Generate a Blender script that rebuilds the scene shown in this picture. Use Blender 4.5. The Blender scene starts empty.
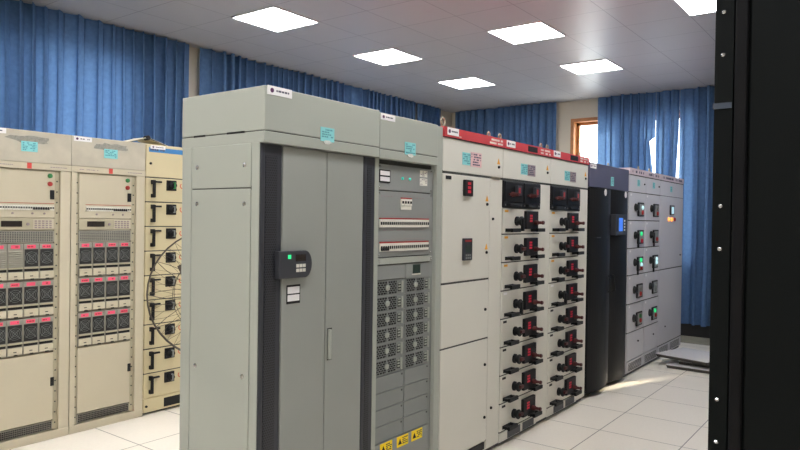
import bpy, bmesh, math, random
from mathutils import Vector, Matrix
rnd = random.Random(7)
PI = math.pi
sc = bpy.context.scene
COL = sc.collection

# ------------------------------------------------------------------ materials
def lin(c):
    c = c / 255.0
    return c / 12.92 if c <= 0.04045 else ((c + 0.055) / 1.055) ** 2.4
def rgb(r, g, b): return (lin(r), lin(g), lin(b), 1.0)

def mat(name, col, rough=0.5, metal=0.0, var=0.05, scale=6.0, emit=None, es=0.0, bump=0.0, spec=0.5):
    m = bpy.data.materials.new(name); m.use_nodes = True
    nt = m.node_tree; b = nt.nodes['Principled BSDF']
    b.inputs['Roughness'].default_value = rough
    b.inputs['Metallic'].default_value = metal
    b.inputs['Specular IOR Level'].default_value = spec
    c = rgb(*col)
    tc = nt.nodes.new('ShaderNodeTexCoord')
    n = nt.nodes.new('ShaderNodeTexNoise'); n.inputs['Scale'].default_value = scale
    n.inputs['Detail'].default_value = 4
    nt.links.new(tc.outputs['Object'], n.inputs['Vector'])
    r = nt.nodes.new('ShaderNodeValToRGB')
    r.color_ramp.elements[0].position = 0.3; r.color_ramp.elements[1].position = 0.7
    r.color_ramp.elements[0].color = tuple(x * (1 - var) for x in c[:3]) + (1,)
    r.color_ramp.elements[1].color = tuple(min(1, x * (1 + var)) for x in c[:3]) + (1,)
    nt.links.new(n.outputs['Fac'], r.inputs['Fac'])
    nt.links.new(r.outputs['Color'], b.inputs['Base Color'])
    if emit:
        b.inputs['Emission Color'].default_value = rgb(*emit)
        b.inputs['Emission Strength'].default_value = es
    if bump:
        n2 = nt.nodes.new('ShaderNodeTexNoise'); n2.inputs['Scale'].default_value = 180
        nt.links.new(tc.outputs['Object'], n2.inputs['Vector'])
        bp = nt.nodes.new('ShaderNodeBump'); bp.inputs['Strength'].default_value = bump
        bp.inputs['Distance'].default_value = 0.002
        nt.links.new(n2.outputs['Fac'], bp.inputs['Height'])
        nt.links.new(bp.outputs['Normal'], b.inputs['Normal'])
    return m

def math_node(nt, op, a, b=None):
    n = nt.nodes.new('ShaderNodeMath'); n.operation = op
    for i, v in enumerate((a, b)):
        if v is None: continue
        if isinstance(v, (int, float)): n.inputs[i].default_value = v
        else: nt.links.new(v, n.inputs[i])
    return n.outputs[0]

def grid_mat(name, col, line, pitch, ox, oy, w, rough, spec=0.5, var=0.03, speck=0.0, tilevar=0.03):
    """square panels with narrow joints, laid out in world metres (objects sit at the origin)"""
    m = mat(name, col, rough, 0, var, 1.3, spec=spec); nt = m.node_tree
    b = nt.nodes['Principled BSDF']
    base = b.inputs['Base Color'].links[0].from_socket
    tc = nt.nodes.new('ShaderNodeTexCoord'); s = nt.nodes.new('ShaderNodeSeparateXYZ')
    nt.links.new(tc.outputs['Object'], s.inputs[0])
    masks = []; ids = []
    for ax, o in ((0, ox), (1, oy)):
        u = math_node(nt, 'DIVIDE', math_node(nt, 'SUBTRACT', s.outputs[ax], o), pitch)
        ids.append(math_node(nt, 'FLOOR', u))
        f = math_node(nt, 'FRACT', u)
        d = math_node(nt, 'MINIMUM', f, math_node(nt, 'SUBTRACT', 1.0, f))
        masks.append(math_node(nt, 'LESS_THAN', d, w / pitch))
    mask = math_node(nt, 'MAXIMUM', masks[0], masks[1])
    cb = nt.nodes.new('ShaderNodeCombineXYZ')
    nt.links.new(ids[0], cb.inputs[0]); nt.links.new(ids[1], cb.inputs[1])
    wn = nt.nodes.new('ShaderNodeTexWhiteNoise'); nt.links.new(cb.outputs[0], wn.inputs['Vector'])
    hv = nt.nodes.new('ShaderNodeHueSaturation')
    nt.links.new(base, hv.inputs['Color'])
    val = math_node(nt, 'ADD', math_node(nt, 'MULTIPLY', wn.outputs['Value'], 2 * tilevar), 1 - tilevar)
    if speck:
        n = nt.nodes.new('ShaderNodeTexNoise'); n.inputs['Scale'].default_value = 45; n.inputs['Detail'].default_value = 6
        nt.links.new(tc.outputs['Object'], n.inputs['Vector'])
        val = math_node(nt, 'MULTIPLY', val, math_node(nt, 'ADD', math_node(nt, 'MULTIPLY', n.outputs['Fac'], speck), 1 - speck / 2))
    nt.links.new(val, hv.inputs['Value'])
    mx = nt.nodes.new('ShaderNodeMix'); mx.data_type = 'RGBA'
    nt.links.new(mask, mx.inputs[0]); nt.links.new(hv.outputs[0], mx.inputs[6]); mx.inputs[7].default_value = rgb(*line)
    nt.links.new(mx.outputs[2], b.inputs['Base Color'])
    return m

def perf_mat(name, col, hole, pitch, rad, rough=0.5):
    """sheet punched with a grid of round holes in its Y-Z plane"""
    m = mat(name, col, rough); nt = m.node_tree; b = nt.nodes['Principled BSDF']
    base = b.inputs['Base Color'].links[0].from_socket
    tc = nt.nodes.new('ShaderNodeTexCoord'); s = nt.nodes.new('ShaderNodeSeparateXYZ')
    nt.links.new(tc.outputs['Object'], s.inputs[0])
    v = math_node(nt, 'DIVIDE', s.outputs[2], pitch)
    row = math_node(nt, 'MODULO', math_node(nt, 'FLOOR', v), 2.0)
    u = math_node(nt, 'ADD', math_node(nt, 'DIVIDE', s.outputs[1], pitch), math_node(nt, 'MULTIPLY', row, 0.5))
    du = math_node(nt, 'SUBTRACT', math_node(nt, 'FRACT', u), 0.5); dv = math_node(nt, 'SUBTRACT', math_node(nt, 'FRACT', v), 0.5)
    d2 = math_node(nt, 'ADD', math_node(nt, 'MULTIPLY', du, du), math_node(nt, 'MULTIPLY', dv, dv))
    mask = math_node(nt, 'LESS_THAN', d2, rad * rad)
    mx = nt.nodes.new('ShaderNodeMix'); mx.data_type = 'RGBA'
    nt.links.new(mask, mx.inputs[0]); nt.links.new(base, mx.inputs[6]); mx.inputs[7].default_value = rgb(*hole)
    nt.links.new(mx.outputs[2], b.inputs['Base Color'])
    return m

def glow(name, col, s):
    m = bpy.data.materials.new(name); m.use_nodes = True
    nt = m.node_tree; b = nt.nodes['Principled BSDF']
    b.inputs['Base Color'].default_value = rgb(*col)
    b.inputs['Emission Color'].default_value = rgb(*col); b.inputs['Emission Strength'].default_value = s
    return m

def cloth_mat(name, col, tr):
    m = mat(name, col, 0.85, 0, 0.10, 25, bump=0.15, spec=0.15); nt = m.node_tree; b = nt.nodes['Principled BSDF']
    base = b.inputs['Base Color'].links[0].from_socket
    t = nt.nodes.new('ShaderNodeBsdfTranslucent'); nt.links.new(base, t.inputs['Color'])
    mix = nt.nodes.new('ShaderNodeMixShader'); mix.inputs[0].default_value = tr
    nt.links.new(b.outputs[0], mix.inputs[1]); nt.links.new(t.outputs[0], mix.inputs[2])
    nt.links.new(mix.outputs[0], nt.nodes['Material Output'].inputs['Surface'])
    return m

def glass_mat(name):
    m = bpy.data.materials.new(name); m.use_nodes = True
    nt = m.node_tree; nt.nodes.remove(nt.nodes['Principled BSDF'])
    t = nt.nodes.new('ShaderNodeBsdfTransparent'); t.inputs[0].default_value = (.93, .96, .95, 1)
    g = nt.nodes.new('ShaderNodeBsdfGlossy'); g.inputs['Roughness'].default_value = .02
    mix = nt.nodes.new('ShaderNodeMixShader'); mix.inputs[0].default_value = .06
    nt.links.new(t.outputs[0], mix.inputs[1]); nt.links.new(g.outputs[0], mix.inputs[2])
    nt.links.new(mix.outputs[0], nt.nodes['Material Output'].inputs['Surface'])
    return m

M = dict(
    floor=grid_mat('floor_tiles', (237, 230, 217), (122, 114, 102), .6, -1.815, 4.42, .0035, .28, .45, .02, .10, .012),
    ceil=grid_mat('ceiling_panels', (176, 175, 177), (128, 128, 133), .6, -1.58, 4.14, .004, .38, .5, .02, 0, .02),
    screed=mat('bare_screed', (150, 146, 128), .9, var=.15),
    wall=mat('wall_paint', (200, 192, 176), .8, var=.03, scale=2),
    wood=mat('orange_wood', (172, 112, 62), .45, var=.18, scale=14),
    skirt=mat('dark_skirting', (40, 38, 38), .6),
    glass=glass_mat('window_glass'),
    curtain=cloth_mat('blue_curtain', (88, 119, 160), .17),
    lampframe=mat('lamp_frame_white', (215, 215, 215), .5),
    lamp=glow('lamp_diffuser', (252, 252, 255), 9.0),
    ups=mat('grey_green_paint', (163, 167, 157), .42, var=.02, scale=3, bump=.05),
    upsdoor=mat('grey_door_paint', (146, 149, 143), .42, var=.02, scale=3, bump=.05),
    upsrack=mat('rack_grey', (138, 141, 138), .45, var=.03),
    upsmod=mat('module_grey', (128, 132, 130), .45, var=.04),
    seam=mat('seam_dark', (62, 64, 60), .7),
    mesh=perf_mat('perforated_charcoal', (50, 52, 58), (18, 18, 20), .011, .36),
    charcoal=mat('charcoal', (52, 54, 60), .45),
    black=mat('black_plastic', (22, 22, 24), .5, spec=.3),
    blackpaint=mat('black_paint', (20, 22, 23), .5, var=.05, spec=.3),
    blackfront=mat('black_front', (22, 23, 25), .5, var=.05, spec=.25),
    header=mat('violet_grey_header', (80, 78, 98), .45),
    nearblack=mat('near_black_green', (8, 12, 12), .6, var=.06, spec=.12),
    slate=mat('slate_blue', (52, 62, 76), .6),
    nearpost=mat('near_black_post', (11, 11, 13), .6, spec=.15),
    chrome=mat('chrome', (200, 200, 200), .25, 1.0),
    cream=mat('cream_paint', (196, 187, 163), .45, var=.03, scale=3),
    creamgrey=mat('worn_beige_panel', (187, 180, 162), .5, var=.09, scale=9),
    creamyel=mat('yellow_cream_paint', (208, 195, 156), .45, var=.03, scale=3),
    rackbeige=mat('rack_beige', (176, 168, 143), .5, var=.05, scale=8),
    rackgrey=mat('module_beige_grey', (150, 146, 134), .5, var=.05),
    fangrille=mat('fan_grille_black', (36, 35, 34), .5),
    louver=mat('louvre_grey', (150, 146, 132), .5),
    pink=mat('pink_tag', (240, 84, 116), .7),
    red=mat('red_header', (196, 62, 68), .42, var=.05),
    redc=mat('switch_paint', (212, 210, 199), .42, var=.02, scale=3),
    redplast=mat('dark_red_plastic', (74, 28, 27), .45),
    far=mat('pale_grey_paint', (192, 191, 196), .4, var=.02, scale=3),
    farhead=mat('pinkish_header', (196, 180, 186), .45),
    digits=glow('red_digits', (185, 24, 50), .06),
    sun_glare=glow('orange_glare', (255, 150, 70), .7),  # glow imitating sun glare on the last switchboard door
    green=glow('green_led', (40, 215, 130), .3),
    teal=glow('teal_led', (60, 190, 170), .2),
    screenblue=glow('blue_screen', (60, 110, 205), .35),
    screenwhite=glow('pale_screen', (190, 225, 232), .3),
    lcd=mat('dark_lcd', (38, 30, 28), .25),
    lcdgreen=mat('dim_green_lcd', (36, 52, 44), .3),
    greenbtn=mat('green_button', (40, 120, 62), .35),
    redbtn=mat('red_button', (165, 44, 40), .35),
    white=mat('white_label', (232, 230, 230), .6, var=.02),
    paper=mat('white_paper', (222, 220, 208), .8, var=.04),
    cyan=mat('cyan_paper', (134, 205, 207), .8, var=.05),
    pinkpaper=mat('pink_paper', (222, 184, 184), .8, var=.08),
    greypaper=mat('grey_paper', (150, 136, 140), .8, var=.06),
    ink=mat('ink', (74, 72, 92), .7),
    inkcyan=mat('ink_teal', (86, 150, 160), .8),
    logo=mat('logo_violet', (84, 40, 84), .6),
    yellow=mat('yellow_label', (252, 218, 16), .6),
    amber=mat('amber_triangle', (226, 162, 46), .6),
    blueband=mat('blue_band', (60, 130, 190), .5),
    residue=mat('glue_residue', (148, 146, 136), .85, var=.2, scale=60),
    tape=mat('crumpled_tape', (214, 214, 206), .5, var=.08, scale=60),
    fanwire=mat('fan_wire', (84, 76, 66), .5, .2),
    tileside=mat('floor_panel_side', (70, 66, 60), .6),
    tiletop=mat('floor_panel_top', (206, 204, 204), .4, var=.04, scale=30),
    steel=mat('lifting_steel', (150, 140, 118), .45, .5),
    red_cap=mat('red_mark', (205, 70, 60), .5),
)

# ------------------------------------------------------------------ mesh helpers
FLAT = {'writing', 'emblem', 'white_field', 'triangle', 'grille_hole', 'slot', 'meter_window', 'perforated_mesh', 'red_line', 'plate_face'}
class MB:
    def __init__(s): s.v = []; s.f = []
    def box(s, x0, x1, y0, y1, z0, z1):
        n = len(s.v)
        s.v += [(x, y, z) for x in (x0, x1) for y in (y0, y1) for z in (z0, z1)]
        s.f += [tuple(n + i for i in q) for q in ((0, 1, 3, 2), (4, 6, 7, 5), (0, 4, 5, 1), (2, 3, 7, 6), (0, 2, 6, 4), (1, 5, 7, 3))]
        return s
    def hexa(s, c):      # eight corners: bottom loop of four, top loop of four
        n = len(s.v); s.v += [tuple(p) for p in c]
        s.f += [tuple(n + i for i in q) for q in ((3, 2, 1, 0), (4, 5, 6, 7), (0, 1, 5, 4), (1, 2, 6, 5), (2, 3, 7, 6), (3, 0, 4, 7))]
        return s
    def lathe(s, p, axis, prof, n=16):    # prof: list of (distance along axis, radius)
        a = Vector(axis).normalized(); u = a.orthogonal().normalized(); w = a.cross(u); p = Vector(p)
        st = len(s.v)
        for d, r in prof:
            for k in range(n):
                t = 2 * PI * k / n
                s.v.append(tuple(p + a * d + (u * math.cos(t) + w * math.sin(t)) * r))
        for i in range(len(prof) - 1):
            for k in range(n):
                k2 = (k + 1) % n
                s.f.append((st + i * n + k, st + i * n + k2, st + (i + 1) * n + k2, st + (i + 1) * n + k))
        s.f.append(tuple(st + k for k in reversed(range(n))))
        e = st + (len(prof) - 1) * n
        s.f.append(tuple(e + k for k in range(n)))
        return s
    def cyl(s, p, axis, r, L, n=14): return s.lathe(p, axis, [(0, r), (L, r)], n)
    def tube(s, pts, r, n=6, closed=False):
        pts = [Vector(p) for p in pts]; N = len(pts); st = len(s.v); prev = None
        for i, p in enumerate(pts):
            if closed: t = pts[(i + 1) % N] - pts[i - 1]
            else: t = pts[min(i + 1, N - 1)] - pts[max(i - 1, 0)]
            t.normalize()
            if prev is None: u = t.orthogonal().normalized()
            else: u = (prev - t * prev.dot(t)).normalized()
            prev = u; w = t.cross(u)
            for k in range(n):
                a = 2 * PI * k / n
                s.v.append(tuple(p + (u * math.cos(a) + w * math.sin(a)) * r))
        for i in range(N if closed else N - 1):
            j = (i + 1) % N
            for k in range(n):
                k2 = (k + 1) % n
                s.f.append((st + i * n + k, st + i * n + k2, st + j * n + k2, st + j * n + k))
        if not closed:
            s.f.append(tuple(st + k for k in reversed(range(n)))); e = st + (N - 1) * n
            s.f.append(tuple(e + k for k in range(n)))
        return s
    def prism_yz(s, poly, x0, x1):        # outline in the Y-Z plane given depth
        n = len(poly); st = len(s.v)
        s.v += [(x0, y, z) for y, z in poly] + [(x1, y, z) for y, z in poly]
        s.f.append(tuple(st + i for i in reversed(range(n)))); s.f.append(tuple(st + n + i for i in range(n)))
        for i in range(n):
            j = (i + 1) % n
            s.f.append((st + i, st + j, st + n + j, st + n + i))
        return s
    def marks(s, x, y0, y1, z0, z1, rows, seed, fill=.7, t=.0008):   # lines of illegible small writing
        r = random.Random(seed); h = (z1 - z0) / rows
        for i in range(rows):
            zc = z1 - (i + .5) * h; y = y0
            while y < y1 - .004:
                w = r.uniform(.006, .02)
                if r.random() < fill: s.box(x, x + t, y, min(y + w, y1), zc - h * .28, zc + h * .28)
                y += w + .004
        return s
    def merge_into(s, o, m):        # a printed or punched mark stays in its part's mesh, with its own material
        me = o.data; o0 = Vector(o['_o']); n = len(me.materials); me.materials.append(m)
        bm = bmesh.new(); vs = [bm.verts.new(Vector(v) - o0) for v in s.v]
        for f in s.f: bm.faces.new([vs[i] for i in f])
        bmesh.ops.recalc_face_normals(bm, faces=bm.faces)
        tmp = bpy.data.meshes.new('t'); bm.to_mesh(tmp); bm.free()
        b2 = bmesh.new(); b2.from_mesh(me); k = len(b2.faces); b2.from_mesh(tmp); b2.faces.ensure_lookup_table()
        for f in b2.faces[k:]: f.material_index = n
        b2.to_mesh(me); b2.free(); bpy.data.meshes.remove(tmp)
        return o
    def build(s, name, m, parent=None, bevel=0, smooth=False):
        if parent is not None and name in FLAT and parent.type == 'MESH' and not parent.modifiers:
            return s.merge_into(parent, m)
        while parent is not None and parent.parent is not None and parent.parent.parent is not None:
            parent = parent.parent                      # thing > part > sub-part, no deeper
        me = bpy.data.meshes.new(name)
        o0 = Vector(parent['_o']) if parent is not None and '_o' in parent else Vector((0, 0, 0))
        me.from_pydata([tuple(Vector(v) - o0) for v in s.v], [], s.f)
        bm = bmesh.new(); bm.from_mesh(me); bmesh.ops.recalc_face_normals(bm, faces=bm.faces); bm.to_mesh(me); bm.free()
        me.materials.append(m)
        if smooth:
            for p in me.polygons: p.use_smooth = True
        o = bpy.data.objects.new(name, me); COL.objects.link(o)
        if parent is not None:
            o.parent = parent; o['_o'] = tuple(o0)
        if bevel:
            b = o.modifiers.new('edge', 'BEVEL'); b.width = bevel; b.segments = 2; b.limit_method = 'ANGLE'
        return o

def B(*a): return MB().box(*a)
def tag(o, label, cat, group=None):
    o['label'] = label; o['category'] = cat
    if group: o['group'] = group
    return o
def thing(name, loc, label, cat, group=None):
    o = bpy.data.objects.new(name, None); COL.objects.link(o); o.empty_display_size = .1
    o.location = loc; o['_o'] = tuple(loc)
    return tag(o, label, cat, group)
def struct(o):
    o['kind'] = 'structure'; return o
def kids(o): return [c for c in bpy.data.objects if c.parent == o]
def copy_tree(o, loc=None, label=None, group=None):
    tree = [(o, None)]; ch = {}
    for c in bpy.data.objects:
        if c.parent: ch.setdefault(c.parent.name, []).append(c)
    def rec(src, par):
        d = src.copy(); COL.objects.link(d)
        if par is not None: d.parent = par
        for k in ch.get(src.name, []): rec(k, d)
        return d
    r = rec(o, None)
    if loc is not None: r.location = loc; r['_o'] = tuple(loc)
    if label: r['label'] = label
    if group: r['group'] = group
    return r

# ------------------------------------------------------------------ room
CZ = 3.53
WX, WY = -6.47, 10.13       # window walls on the left and at the far end
RX, BY = 3.0, -2.6
FEDGE = 9.42
struct(B(WX, RX, BY, FEDGE, -.06, 0).build('floor', M['floor']))
struct(B(WX, RX, FEDGE, WY, -.08, -.012).build('trim_1', M['screed']))
struct(B(WX - .2, RX + .2, BY - .2, WY + .25, CZ, CZ + .08).build('ceiling', M['ceil']))
ZW0, ZW1 = .95, 3.24
def wall_with_openings(axis, c0, c1, a0, a1, ops):
    mb = MB(); pos = a0
    def put(s0, s1, z0, z1):
        if axis == 'X': mb.box(s0, s1, c0, c1, z0, z1)
        else: mb.box(c0, c1, s0, s1, z0, z1)
    for o0, o1 in ops:
        put(pos, o0, -.08, CZ); put(o0, o1, -.08, ZW0); put(o0, o1, ZW1, CZ); pos = o1
    put(pos, a1, -.08, CZ)
    return mb
OPS_FAR = [(-4.21, -2.30), (-1.50, .35)]  # second opening is out of view, added so sunlight reaches the floor
OPS_LEFT = [(1.5, 4.1), (5.3, 8.4)]
struct(wall_with_openings('X', WY, WY + .24, WX - .2, RX + .2, OPS_FAR).build('wall_far', M['wall']))
struct(wall_with_openings('Y', WX - .24, WX, BY - .2, WY, OPS_LEFT).build('wall_left', M['wall']))
struct(B(RX, RX + .2, BY - .2, WY, -.08, CZ).build('wall_right', M['wall']))
struct(B(WX, RX, BY - .2, BY, -.08, CZ).build('wall_behind', M['wall']))
struct(B(WX, RX, WY - .03, WY, -.012, .165).build('baseboard_far', M['skirt']))
struct(B(WX, WX + .02, BY, WY - .03, 0, .12).build('baseboard_left', M['skirt']))

def window(n, axis, o0, o1):
    e = bpy.data.objects.new('window_%d' % n, None); COL.objects.link(e); e['_o'] = (0, 0, 0); struct(e)
    fr = MB(); gl = MB()
    def put(mb, s0, s1, d0, d1, z0, z1):     # d measured from the wall's room face, outwards
        if axis == 'X': mb.box(s0, s1, WY + d0, WY + d1, z0, z1)
        else: mb.box(WX - d1, WX - d0, s0, s1, z0, z1)
    w = .055
    for s0, s1, z0, z1 in ((o0, o0 + w, ZW0, ZW1), (o1 - w, o1, ZW0, ZW1), (o0 + w, o1 - w, ZW1 - w, ZW1), (o0 + w, o1 - w, ZW0, ZW0 + w)):
        put(fr, s0, s1, -.02, .20, z0, z1)
    i0, i1 = o0 + w, o1 - w
    mid = (i0 + i1) / 2
    for s0, s1, z0, z1 in ((i0, i0 + .045, ZW0 + w, ZW1 - w), (i1 - .045, i1, ZW0 + w, ZW1 - w), (mid - .04, mid + .04, ZW0 + w, ZW1 - w), (i0, i1, ZW1 - w - .045, ZW1 - w), (i0, i1, ZW0 + w, ZW0 + w + .045)):
        put(fr, s0, s1, .10, .15, z0, z1)
    put(gl, i0 + .02, i1 - .02, .122, .128, ZW0 + w, ZW1 - w)
    fr.build('window_frame', M['wood'], e); gl.build('pane', M['glass'], e)
window(1, 'X', *OPS_FAR[0]); window(2, 'X', *OPS_FAR[1])
window(3, 'Y', *OPS_LEFT[0]); window(4, 'Y', *OPS_LEFT[1])

# ------------------------------------------------------------------ curtains
def curtain(axis, a0, a1, depth, label, seed, edge0=None, edge1=None, z0=.17, z1=CZ - .01, wave=.125, amp=.07):
    r = random.Random(seed); L = a1 - a0
    ns = max(30, int(L / .007)); nz = 56; zs = [z0 + (z1 - z0) * i / nz for i in range(nz + 1)]
    k0 = 2 * PI / wave; ph = [r.uniform(0, 6)]; am = []
    q1, q2, q3 = (r.uniform(0, 6) for _ in range(3))
    for k in range(ns + 1):          # fold spacing and depth drift along the cloth
        s = k * L / ns
        ph.append(ph[-1] + k0 * max(.6, 1 + .25 * math.sin(2.6 * s + q1) + .3 * math.sin(7.1 * s + q2)) * L / ns)
        am.append(amp * (.85 + .22 * math.sin(4.3 * s + q3) + .22 * math.sin(9.7 * s + q1)))
    verts = []; faces = []
    for z in zs:
        t = (z1 - z) / (z1 - z0)
        e0 = edge0(z) if edge0 else a0; e1 = edge1(z) if edge1 else a1
        for k in range(ns + 1):
            u = k / ns; s = u * L
            pz = ph[k] + .5 * math.sin(2.2 * t + 1.3 * s + q2) * t
            damp = min(1, min(u, 1 - u) * L / .07)
            a = am[k] * (.8 + .3 * t)
            d = depth + damp * (a * (math.sin(pz) + .3 * math.sin(2 * pz + q3)) + .01 * math.sin(6 * t + 5 * s))
            side = min(1, min(u, 1 - u) * L / .06)
            ss = a0 + (a1 - a0) * u + (e0 - a0) * max(0, 1 - u * L / .25) ** 2 + (e1 - a1) * max(0, 1 - (1 - u) * L / .25) ** 2 + side * .036 * (a / amp) * math.sin(2 * pz + .6)   # cloth doubles back into omega folds
            verts.append((ss, d, z))
    n1 = ns + 1
    for i in range(nz):
        for k in range(ns): faces.append((i * n1 + k, i * n1 + k + 1, (i + 1) * n1 + k + 1, (i + 1) * n1 + k))
    mb = MB()
    mb.v = [(s, WY - d, z) if axis == 'X' else (WX + d, s, z) for s, d, z in verts]; mb.f = faces
    o = mb.build('curtain', M['curtain'], smooth=True)
    return tag(o, label, 'curtain')

curtain('Y', .3, 4.52, .10, 'wide blue curtain hanging behind the two cream rectifier racks', 3)
curtain('Y', 4.66, 8.86, .10, 'long blue curtain on the left wall above the tall grey cabinets', 5)
curtain('Y', 8.92, 9.62, .10, 'short dark blue curtain on the left wall next to the beige corner', 8)
curtain('X', -6.33, -4.42, .10, 'blue curtain between the beige room corner and the wood framed window', 11)
def sun_slit(z, a, b, amt):    # unseen parting between heights a and b, added to throw a sun patch
    if z <= a or z >= b: return 0
    return amt * math.sin(PI * (z - a) / (b - a)) ** .5
curtain('X', -3.74, -2.870, .10, 'blue curtain bright with daylight drawn across the wood framed window', 14, edge1=lambda z: -2.870 - (.085 * max(0, (z - 2.2) / .66) ** .8 if 2.2 < z < 2.86 else 0))
curtain('X', -2.867, -2.541, .10, 'narrow blue curtain between the two bright slits of daylight', 17, edge0=lambda z: -2.867, edge1=lambda z: -2.541 - (.03 if 1.0 < z < 2.3 else .03 * max(0, 2.95 - z) / .65))
curtain('X', -2.537, -.735, .10, 'dark blue curtain on the far wall beside the tall black rack edge', 20, edge0=lambda z: -2.535, edge1=lambda z: -.735 - sun_slit(z, 1.98, 2.52, .035))
curtain('X', -.72, 1.4, .10, 'blue far wall curtain hidden behind the black rack in front', 23, edge0=lambda z: -.725 + sun_slit(z, 1.98, 2.52, .035))

# ------------------------------------------------------------------ ceiling lights
LG = 'square ceiling light panels'
def light(x, y, label, first=[None]):
    if first[0] is None:
        t = thing('ceiling_light', (x, y, CZ), label, 'ceiling light', LG)
        f = MB(); h = .3
        for a in ((-h, h, -h, -h + .012), (-h, h, h - .012, h), (-h, -h + .012, -h + .012, h - .012), (h - .012, h, -h + .012, h - .012)):
            f.box(x + a[0], x + a[1], y + a[2], y + a[3], CZ - .012, CZ - .0005)
        f.build('frame', M['lampframe'], t)
        B(x - h + .012, x + h - .012, y - h + .012, y + h - .012, CZ - .009, CZ - .001).build('diffuser', M['lamp'], t)
        first[0] = t
    else:
        t = copy_tree(first[0], (x, y, CZ), label, LG)
    return t
LIGHTS = [
    (-4.88, 4.44, 'square lit ceiling panel above the tall grey-green cabinet, largest of those in view'),
    (-4.88, 6.22, 'square lit ceiling panel, middle one of the line along the left wall'),
    (-4.88, 8.02, 'square lit ceiling panel, farthest of the line along the left wall'),
    (-3.08, 6.22, 'square lit ceiling panel above the red topped cabinets, nearer of that line'),
    (-3.08, 8.02, 'square lit ceiling panel with a pinkish sheen, near the wood framed window'),
    (-1.28, 6.22, 'square lit ceiling panel cut off at the top beside the black rack'),
]
for l in LIGHTS: light(*l)
for x, y in ((-1.28, 8.02), (-3.08, 4.42), (-1.28, 4.42), (-4.88, 2.64), (-3.08, 2.64), (-1.28, 2.64), (-4.88, .84), (-3.08, .84), (-1.28, .84), (.52, .84), (.52, -.96), (-1.28, -.96), (-3.08, -.96)):
    light(x, y, 'square lit ceiling panel outside the view or hidden by the black rack')

# ------------------------------------------------------------------ small shared builders (everything faces +X)
def logo_label(parent, x, y0, y1, z0, z1, seed, name='name_label'):
    l = B(x, x + .003, y0, y1, z0, z1).build(name, M['white'], parent)
    l['label'] = 'white label with a round dark violet emblem and small writing'
    h = z1 - z0
    MB().cyl((x + .003, y0 + .18 * (y1 - y0), (z0 + z1) / 2), (1, 0, 0), h * .27, .001, 16).build('emblem', M['logo'], l)
    MB().marks(x + .003, y0 + .35 * (y1 - y0), y1 - .12 * (y1 - y0), z0 + h * .33, z1 - h * .3, 1, seed, .9).build('writing', M['ink'], l)
def note(parent, x, y0, y1, z0, z1, seed, tape=True, m='cyan', name='paper_note'):
    n = B(x, x + .0015, y0, y1, z0, z1).build(name, M[m], parent)
    n['label'] = {'cyan': 'cyan paper note with lines of writing', 'pinkpaper': 'pink paper note', 'greypaper': 'grey paper note'}[m]
    MB().marks(x + .0015, y0 + .01, y1 - .01, z0 + .006, z1 - .006, 5, seed, .75).build('writing', M['inkcyan' if m == 'cyan' else 'ink'], n)
    if tape:
        r = random.Random(seed); yc = (y0 + y1) / 2
        poly = [(yc + math.cos(a) * .03 * r.uniform(.7, 1.1), z0 - .004 + math.sin(a) * .011 * r.uniform(.7, 1.1)) for a in [2 * PI * k / 11 for k in range(11)]]
        MB().prism_yz(poly, x, x + .004).build('tape', M['tape'], parent)
def screw(mb, x, y, z, r=.007): mb.lathe((x, y, z), (1, 0, 0), [(0, r), (.002, r), (.004, r * .5)], 10)
def screws(parent, pts, m='chrome', r=.007, axis=(1, 0, 0), name='screw'):
    first = None
    for p in pts:
        if first is None:
            first = MB().lathe(p, axis, [(0, r), (.002, r), (.004, r * .5)], 10).build(name, M[m], parent, smooth=False); p0 = Vector(p)
        else:
            c = first.copy(); COL.objects.link(c); c.parent = first.parent; c.location = Vector(p) - p0
def lockpart(parent, x, y, z, tri=True):
    l = MB().lathe((x, y, z), (1, 0, 0), [(0, .010), (.009, .009), (.011, .005)], 12).build('lock', M['black'], parent)
    if tri:
        MB().prism_yz([(y - .02, z + .02), (y + .02, z + .02), (y, z + .06)], x, x + .0015).build('warning_triangle', M['amber'], parent)
def eyebolt(parent, x, y, z, r=.018):
    mb = MB().cyl((x, y, z), (0, 0, 1), .009, .012, 10)
    mb.tube([(x, y + math.cos(t) * r, z + .011 + r + math.sin(t) * r) for t in [2 * PI * k / 18 for k in range(18)]], .005, 6, True)
    mb.build('eye_bolt', M['steel'], parent, smooth=True)

# ------------------------------------------------------------------ grey power cabinet (nearest)
F = -2.23           # front plane of the row
BKX = -2.792
def rbox(parent, name, m, a, bevel=.003, label=None):
    o = B(*a).build(name, m, parent, bevel)
    if label: o['label'] = label
    return o

Y0, Y1 = 1.948, 2.745
u = thing('power_cabinet', ((F + BKX) / 2, (Y0 + Y1) / 2, 0), 'tall grey-green cabinet nearest the camera with two plain doors and dark perforated strips', 'cabinet')
rbox(u, 'carcass', M['ups'], (BKX + .005, F - .012, Y0 + .006, Y1 - .001, .06, 1.93))
rbox(u, 'plinth', M['charcoal'], (BKX + .02, F - .03, Y0 + .02, Y1 - .001, 0, .06))
fa = MB().box(BKX - .003, F + .028, Y0, Y1, 1.927, 1.977)
fa.build('top_fascia', M['ups'], u, .003)
hood = rbox(u, 'hood', M['ups'], (BKX - .003, F + .028, Y0, Y1 - .001, 1.981, 2.174), .004)
B(BKX, F + .024, Y0 + .004, Y1 - .002, 1.976, 1.982).build('hood_seam', M['seam'], hood)
sl = MB()
for a, b in ((-2.70, -2.615), (-2.455, -2.335)): sl.box(a, b, Y0 - .001, Y0 + .004, 1.975, 1.984)
sl.build('hood_slot', M['black'], hood)
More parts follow.
